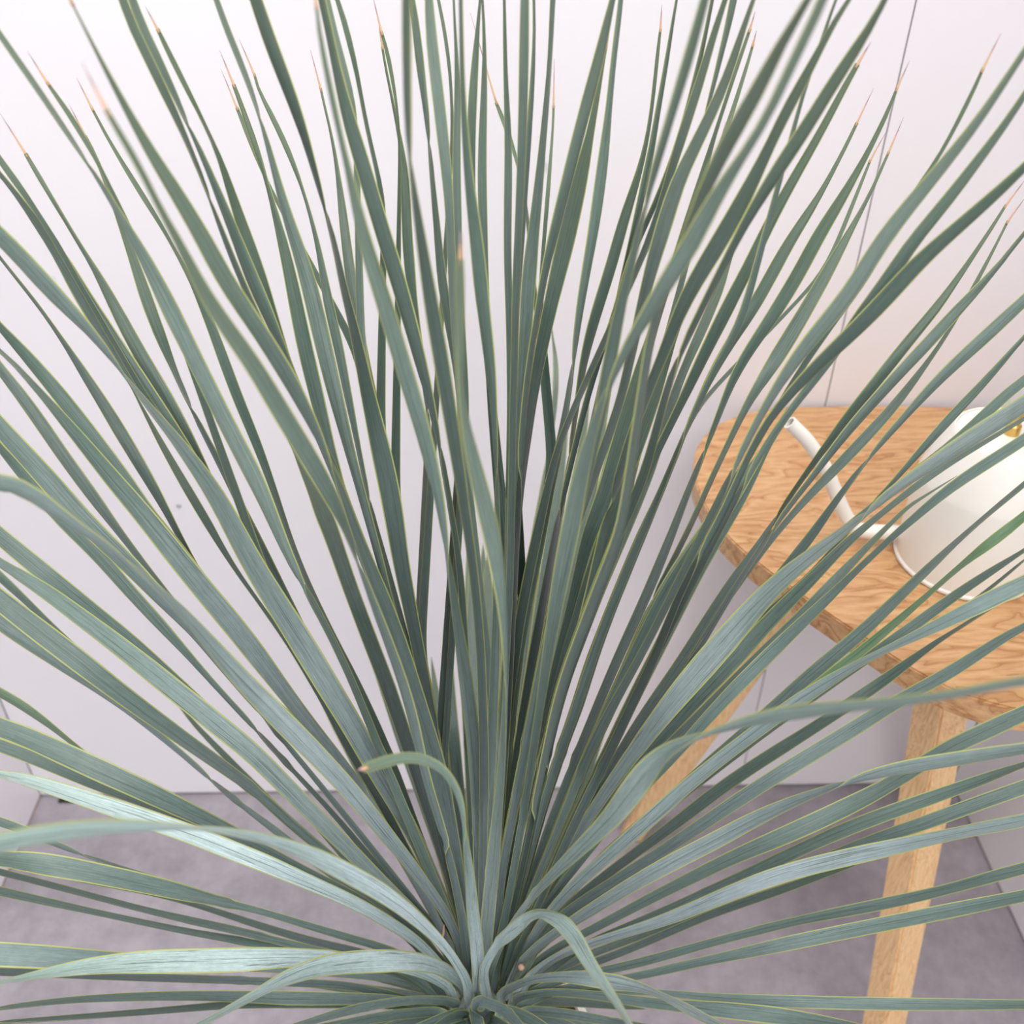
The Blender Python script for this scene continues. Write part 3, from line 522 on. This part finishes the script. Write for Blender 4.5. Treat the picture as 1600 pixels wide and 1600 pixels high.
-0.85|X|990,1610,5 965,1570,10 940,1535,18 920,1505,22 900,1470,26 882,1445,28 862,1432,20 842,1427,5 825,1437,20 800,1455,24 780,1472,15 765,1495,13 755,1520,16
-.1|X|1000,1604,10 930,1592,14 870,1582,16 820,1575,14
.1|H|960,1572,10 900,1566,14 850,1563,14 810,1565,12
.4|H|738,900,12 737,1000,20 737,1100,22 739,1200,24 743,1350,22 747,1450,20
.45|H|762,900,14 762,1000,20 760,1150,20 756,1300,20 752,1450,18
.45|H|800,820,10 797,900,16 795,1000,20 785,1150,22 775,1300,20 762,1450,18
.4|H|697,1000,10 700,1050,18 708,1150,20 718,1260,20 730,1380,18 742,1480,16
.4|H|838,900,10 832,970,16 825,1050,20 812,1150,22 797,1280,20 780,1400,18 765,1490,16
.4|H|678,1060,8 683,1100,14 692,1180,18 706,1290,18 722,1400,16 738,1490,14
.3|H|640,1280,8 665,1350,14 695,1430,16 725,1500,16
.3|H|880,1300,8 850,1370,14 815,1440,16 780,1505,16
.2|H|600,1425,8 650,1465,13 700,1510,16
.2|H|905,1430,8 860,1465,13 805,1510,16
.0|X|600,1608,14 650,1592,18 700,1574,18 725,1562,16
-.1|X|750,1612,18 745,1595,20 742,1578,20
-.1|X|858,1612,16 830,1594,18 800,1578,18 775,1566,16
.0|X|905,1610,14 865,1596,17 825,1582,17 790,1568,16
-.1|X|640,1612,14 680,1598,17 712,1584,18 730,1572,16
.5|H|733,880,10 735,920,18 738,1000,22 742,1200,22 746,1400,20
.55|H|755,880,10 755,930,18 755,1050,22 752,1250,20 750,1430,18
.5|H|778,880,10 777,930,18 773,1050,22 765,1250,20 756,1430,18
.5|H|852,740,8 840,830,18 826,930,22 812,1040,22 792,1200,20 768,1400,18
.5|H|882,700,8 868,800,18 853,900,22 836,1020,22 808,1190,20 775,1400,18
.45|H|915,660,8 898,770,18 882,870,22 862,980,22 830,1140,20 785,1370,18
.45|H|952,600,8 932,720,18 912,820,22 890,930,22 855,1080,20 800,1330,18
.45|H|980,600,8 958,700,18 935,800,22 910,910,22 875,1050,20 815,1290,18
.5|H|722,930,10 724,970,18 730,1080,20 738,1250,20 745,1420,18
.5|H|608,970,8 616,1000,16 632,1060,20 655,1150,22 685,1280,20 722,1430,18
.5|H|560,940,8 585,1010,16 610,1080,20 640,1170,20 680,1300,18 720,1440,16
.4|H|520,1130,8 560,1200,16 600,1270,18 650,1360,18 705,1460,16
.4|H|940,1150,8 915,1215,16 880,1290,18 835,1380,18 785,1470,16
.4|H|1000,1180,8 960,1250,16 915,1320,18 860,1400,18 800,1480,16
-.2|X|700,1614,16 722,1598,20 736,1582,20
-.25|X|800,1614,16 776,1598,20 758,1582,20
.1|X|570,1609,12 630,1596,16 690,1580,17
.1|X|945,1610,12 890,1597,16 830,1581,17
"""

# ------------------------------------------------------------------ the plant
CROWN = np.array([-0.006, 0.378, 0.490])
plant = empty('spiky_yucca', (PX, PY, RIM-0.012)); tag(plant, 'blue-green spiky yucca with long narrow yellow-edged leaves fanning from one crown', 'plant')
bm = bm_lathe([(0, RIM+0.0035), (0.022, RIM+0.0035), (0.022, 0.42), (0.020, 0.44), (0.014, 0.455), (0, 0.462)], (PX, PY), 28)
for v in bm.verts: v.co.x += rng.normal(0, 0.0012); v.co.y += rng.normal(0, 0.0012)
link('stem', bm, plain('stem_fibre', (0.035, 0.045, 0.035), 0.9), plant)

def ray(x, y):
    v = FWD + RIGHT*(x-800)/F_PX - UP*(y-800)/F_PX
    return v/np.linalg.norm(v)

def inside(p):
    if not (LEFT_X+0.012 < p[0] < RIGHT_X-0.012 and p[1] < WALL_Y-0.012 and p[2] > 0.06): return False
    if p[0] > 0.17 and p[1] > 0.46 and p[2] < TOP_Z+0.015: return False      # keep clear of the table
    if p[0] > 0.22 and 0.58 < p[1] < 0.78 and p[2] < TOP_Z+0.16: return False  # and of the can
    return True

def smooth_px(px, step=16.0, sig=34.0):
    """even spacing along the blade and a gentle smoothing, so that the blades run in clean curves"""
    a = np.array(px, float)
    L = np.r_[0, np.cumsum(np.hypot(*np.diff(a[:, :2], axis=0).T))]
    n = max(6, int(L[-1]/step)); g = np.linspace(0, L[-1], n)
    X = np.stack([np.interp(g, L, a[:, i]) for i in range(3)], 1)
    out = X.copy()
    for i in range(n):
        r = min(sig, 0.5*min(g[i], L[-1]-g[i])+0.1)
        w = np.exp(-0.5*((g-g[i])/r)**2); w /= w.sum()
        out[i, :2] = w @ X[:, :2]
        r2 = min(7.0, r); w = np.exp(-0.5*((g-g[i])/r2)**2); out[i, 2] = (w/w.sum()) @ X[:, 2]
    return [tuple(q) for q in out]

CPX = (748.0, 1545.0)
def extend_hidden(items):
    """a blade whose lower run is hidden goes down behind the full blade it disappears under"""
    full = [it for it in items if it[0] > -0.4 and math.hypot(it[2][0][0]-CPX[0], it[2][0][1]-CPX[1]) < 190]
    for it in items:
        p = it[2][0]
        gap = math.hypot(p[0]-CPX[0], p[1]-CPX[1])
        if gap < 190: continue
        best = None
        q1 = it[2][1]; dirx, diry = p[0]-q1[0], p[1]-q1[1]; dl = math.hypot(dirx, diry)
        fx, fy = p[0]+dirx/dl*30, p[1]+diry/dl*30
        for ho in full:
            a = np.array(ho[2]); L = np.r_[0, np.cumsum(np.hypot(*np.diff(a[:, :2], axis=0).T))]
            g = np.arange(0, L[-1], 12.0); X = np.interp(g, L, a[:, 0]); Y = np.interp(g, L, a[:, 1]); W = np.interp(g, L, a[:, 2])
            tx, ty = np.gradient(X), np.gradient(Y); tl = np.hypot(tx, ty)+1e-6
            mis = 1+(tx*dirx+ty*diry)/(tl*dl)          # 0 when the host runs the same way (host runs outward, the blade inward)
            d = np.hypot(X-fx, Y-fy) + 900*mis; i = int(d.argmin())
            if best is None or d[i] < best[0]: best = (d[i], X[:i+1], Y[:i+1], W[:i+1])
        cost, X, Y, W = best
        n0 = math.hypot(X[-1]-p[0], Y[-1]-p[1])
        cut = int(min(len(X)-2, (40+3.0*n0)/12))         # ease over to the host
        X, Y, W = X[:len(X)-cut], Y[:len(Y)-cut], W[:len(W)-cut]
        off = float(rng.uniform(-4, 4)); ins = []
        for i in range(0, len(X), 4):
            ins.append((X[i]+off, Y[i], max(6.0, min(W[i]*0.75, 16.0))))
        it[2][:0] = ins

BASES = []
def leaf_path(k, flag, pts, sig=34.0):
    """pts: [(x, y, w)] from crown to outer end, in photo pixels; returns 3-D points and apparent widths in metres"""
    ox, oy = pts[-1][0], pts[-1][1]
    rv = ray(ox, oy)
    t0 = float((CROWN-CAM) @ rv); near = CAM + rv*t0; dmin = np.linalg.norm(CROWN-near)
    Le = 0.70
    sl = math.sqrt(max(Le*Le-dmin*dmin, 0.02))
    t = t0 + k*sl*(0.75 if k > 0 else 0.55)
    t = max(t, 0.24)
    for _ in range(60):
        P = CAM + rv*t
        if inside(P): break
        t *= 0.985
    # a base on the crown, on the side the leaf leans to
    d = P - CROWN; h = np.hypot(d[0], d[1]); elev = math.atan2(d[2], h+1e-6)
    az = np.array([d[0], d[1], 0])/(h+1e-9)
    rad = 0.004 + 0.020*math.cos(max(elev, 0))
    B = CROWN + az*rad + np.array([0, 0, -0.052*(1-max(0, math.sin(elev)))**1.2 + 0.0])
    BASES.append(B)
    vb = B-CAM; zb = vb @ FWD
    bx, by = 800+F_PX*(vb @ RIGHT)/zb, 800-F_PX*(vb @ UP)/zb
    zo = (P-CAM) @ FWD
    px = [q for q in pts if math.hypot(q[0]-bx, q[1]-by) > 18]
    px = [(bx, by, 20.0)] + px
    px = smooth_px(px, sig=sig)
    L = [0]
    for a, b in zip(px, px[1:]): L.append(L[-1]+math.hypot(a[0]-b[0], a[1]-b[1]))
    P3, W = [], []
    for q, l in zip(px, L):
        s = l/L[-1]
        zz = 1.0/((1-s)/zb + s/zo)
        v = FWD + RIGHT*(q[0]-800)/F_PX - UP*(q[1]-800)/F_PX
        P3.append(CAM + v*zz); W.append(q[2]*zz/F_PX)
    return P3, W

def build_leaf(k, flag, pts, spine=None, sig=34.0):
    P3, W = leaf_path(k, flag, pts, sig)
    if flag == 'H':
        d = P3[-1]-P3[-2]; d /= np.linalg.norm(d); w0 = W[-1]
        for f in (0.5, 1.0): P3.append(P3[-1]+d*0.012); W.append(w0*(1-f)+0.0003)
    if flag == 'X':                                   # the blade goes on beyond what the photograph shows, tapering to its tip
        d = P3[-1]-P3[-2]; d /= np.linalg.norm(d)
        Lc = sum(np.linalg.norm(b-a) for a, b in zip(P3, P3[1:]))
        ext = float(np.clip(0.80-Lc, 0.06, 0.30))*min(1.0, 0.25+W[-1]/0.010)
        while ext > 0.02 and not inside(P3[-1]+d*ext+np.array([0, 0, -0.02])): ext *= 0.85
        w0 = W[-1]
        for f in (0.35, 0.7, 1.0):
            P3.append(P3[-1-0] + d*ext*0.34); W.append(w0*(1-f)**0.8 + 0.0004)
    n = 2
    Pd = catmull(P3, n); Wd = [float(w) for w in np.interp(np.linspace(0, len(W)-1, len(Pd)), range(len(W)), W)]
    # resample evenly
    acc = np.r_[0, np.cumsum([np.linalg.norm(b-a) for a, b in zip(Pd, Pd[1:])])]
    N = 84
    ss = np.linspace(0, acc[-1], N)
    Q = np.stack([np.interp(ss, acc, [p[i] for p in Pd]) for i in range(3)], 1)
    w = np.interp(ss, acc, Wd)
    s = ss/acc[-1]
    prof = np.minimum(1, 0.72+0.28*s/0.22)*np.where(s > 0.45, 1-((s-0.45)/0.55)**1.7*0.93, 1)
    body = (s > 0.04) & (s < 0.9)
    Wn = min(float(np.max(w[body]/prof[body])), 0.0140)
    full = np.maximum(w, np.minimum(Wn*prof, 0.0140))
    full = np.minimum(full, w/0.12)
    if flag == 'H': full = np.minimum(full, w/0.75)
    low_end = (s < 0.30) & (w > 0.0022)
    full = np.where(low_end, np.minimum(full, w/0.8), full)
    ratio = np.clip(w/full, 0.0, 1.0)
    ang = np.arccos(ratio)
    # a narrow waist between two broad stretches is the blade turning over
    flip = np.zeros(N, bool); i = 2
    mins = [j for j in range(2, N-2) if ratio[j] < 0.34 and ratio[j] == ratio[max(0, j-7):j+8].min() and ratio[:j].max() > 0.7 and ratio[j:].max() > 0.6 and 0.13 < s[j] < 0.93]
    state = False; mi = 0; phi = np.zeros(N)
    for j in range(N):
        if mi < len(mins) and j > mins[mi]: state = not state; mi += 1
        phi[j] = math.pi-ang[j] if state else ang[j]
    phi = np.convolve(np.r_[phi[0], phi, phi[-1]], [0.2, 0.6, 0.2], 'valid')
    T = np.gradient(Q, axis=0); T /= np.linalg.norm(T, axis=1)[:, None]
    V = CAM-Q; V -= (V*T).sum(1)[:, None]*T; V /= np.linalg.norm(V, axis=1)[:, None]
    S = np.cross(T, V)
    # the sheath side faces the plant's axis: choose the turning sense that lifts the face
    want = np.array([0, 0, 1.0]) + 0.6*(np.array([PX, PY, 0.75])-Q.mean(0))
    sgn = 1 if float(np.mean(S @ want)) > 0 else -1
    nrm = V*np.cos(phi)[:, None] + sgn*S*np.sin(phi)[:, None]
    side = S*np.cos(phi)[:, None] - sgn*V*np.sin(phi)[:, None]
    bm = bmesh.new(); uvl = bm.loops.layers.uv.new('UVMap')
    US = (-1, -0.55, 0, 0.55, 1); rings = []; uvs = {}
    for j in range(N):
        hw = full[j]/2; th = min(0.0008, hw*0.3)
        cup = 0.10 + 0.30*max(0.0, 0.16-s[j])/0.16
        ring = []
        for uu in US:
            v = bm.verts.new(Vector(Q[j]+side[j]*hw*uu+nrm[j]*hw*cup*(uu*uu-0.35))); uvs[v] = ((uu+1)/2, s[j]); ring.append(v)
        for uu in (0.55, 0, -0.55):
            v = bm.verts.new(Vector(Q[j]+side[j]*hw*uu+nrm[j]*(hw*cup*(uu*uu-0.35)-th))); uvs[v] = ((uu+1)/2, s[j]); ring.append(v)
        rings.append(ring)
    for a, b in zip(rings, rings[1:]):
        for i in range(8): bm.faces.new((a[i], a[(i+1) % 8], b[(i+1) % 8], b[i]))
    bm.faces.new(list(reversed(rings[0]))); bm.faces.new(rings[-1])
    for f in bm.faces:
        for lp in f.loops: lp[uvl].uv = uvs[lp.vert]
    bm.edges.ensure_lookup_table()
    for a, b in zip(rings, rings[1:]):
        for i in (0, 4):
            e_ = bm.edges.get((a[i], b[i])); e_.smooth = False
    bmesh.ops.recalc_face_normals(bm, faces=bm.faces)
    o = link('leaf', bm, M_leaf, plant, smooth=True)
    if spine is not None:                              # dry needle at the end of the blade
        zz = (Q[-1]-CAM) @ FWD
        v = FWD + RIGHT*(spine[0]-800)/F_PX - UP*(spine[1]-800)/F_PX
        tip = CAM + v*zz*0.995
        if not inside(tip): tip = Q[-1] + T[-1]*0.025
        r0 = max(full[-1]/2*0.7, 0.0007)
        pp = [Q[-1]-T[-1]*0.002, Q[-1]+(tip-Q[-1])*0.25, Q[-1]+(tip-Q[-1])*0.65, tip]
        b2 = bmesh.new(); ul = b2.loops.layers.uv.new('UVMap'); rr = []; u2 = {}
        ax = (tip-Q[-1]); ax /= np.linalg.norm(ax); a1 = np.cross(ax, V[-1]); a1 /= np.linalg.norm(a1); a2 = np.cross(a1, ax)
        for p, r, tt in zip(pp, (r0, r0*0.72, r0*0.45, 0.00015), (0, 0.25, 0.65, 1)):
            ring = [b2.verts.new(Vector(p+(a1*math.cos(c*math.pi/3)+a2*math.sin(c*math.pi/3))*r)) for c in range(6)]
            for v_ in ring: u2[v_] = (0.5, tt)
            rr.append(ring)
        for a, b in zip(rr, rr[1:]):
            for i in range(6): b2.faces.new((a[i], a[(i+1) % 6], b[(i+1) % 6], b[i]))
        b2.faces.new(rr[0]); b2.faces.new(rr[-1])
        for f in b2.faces:
            for lp in f.loops: lp[ul].uv = u2[lp.vert]
        bmesh.ops.recalc_face_normals(b2, faces=b2.faces)
        so = link('spine', b2, M_spine, None, smooth=True)
        so.parent = o; so.matrix_parent_inverse = Matrix.Identity(4)
    return o

# per-blade tone: sky sheen painted pale, shade on turned-away blades painted dark
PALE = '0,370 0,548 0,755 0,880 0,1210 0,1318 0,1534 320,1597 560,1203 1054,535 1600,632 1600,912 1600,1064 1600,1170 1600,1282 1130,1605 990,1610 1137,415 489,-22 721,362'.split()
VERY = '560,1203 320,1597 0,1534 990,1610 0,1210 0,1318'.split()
DARK = '400,0 957,0 1382,0 503,0 1105,40 1262,0 635,0 192,0 1177,0 1326,0 460,706 0,402 1600,262 1133,0 212,618'.split()
items = []
for line in LEAVES.strip().splitlines():
    k, flag, body = line.split('|')
    pts = [tuple(float(a) for a in q.split(',')) for q in body.split()]
    key = body.split()[0]; key = ','.join(key.split(',')[:2])
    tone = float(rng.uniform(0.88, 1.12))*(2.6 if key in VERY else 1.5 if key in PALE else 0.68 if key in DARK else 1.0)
    spine = None
    if flag == 'T': spine = pts[0]; pts = pts[1:]
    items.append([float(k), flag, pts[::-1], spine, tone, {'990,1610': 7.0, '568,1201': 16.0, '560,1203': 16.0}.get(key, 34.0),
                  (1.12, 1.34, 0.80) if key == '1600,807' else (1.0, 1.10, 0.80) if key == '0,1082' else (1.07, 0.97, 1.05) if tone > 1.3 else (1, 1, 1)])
extend_hidden(items)
# dry scraps caught between the leaf bases
for (x0, y0, x1, y1, r, dz) in ((694, 1445, 691, 1468, 0.0011, 0.05), (692, 1472, 694, 1488, 0.0010, 0.05), (810, 1508, 817, 1514, 0.0028, 0.045)):
    zz = (CROWN-CAM) @ FWD - dz*0.35
    q = [CAM+(FWD+RIGHT*(x-800)/F_PX-UP*(y-800)/F_PX)*zz for x, y in ((x0, y0), ((x0+x1)/2+1, (y0+y1)/2), (x1, y1))]
    link('dry_scrap', bm_tube(q, [r*0.5, r, r*0.6], 8), M_dry, plant, smooth=True)
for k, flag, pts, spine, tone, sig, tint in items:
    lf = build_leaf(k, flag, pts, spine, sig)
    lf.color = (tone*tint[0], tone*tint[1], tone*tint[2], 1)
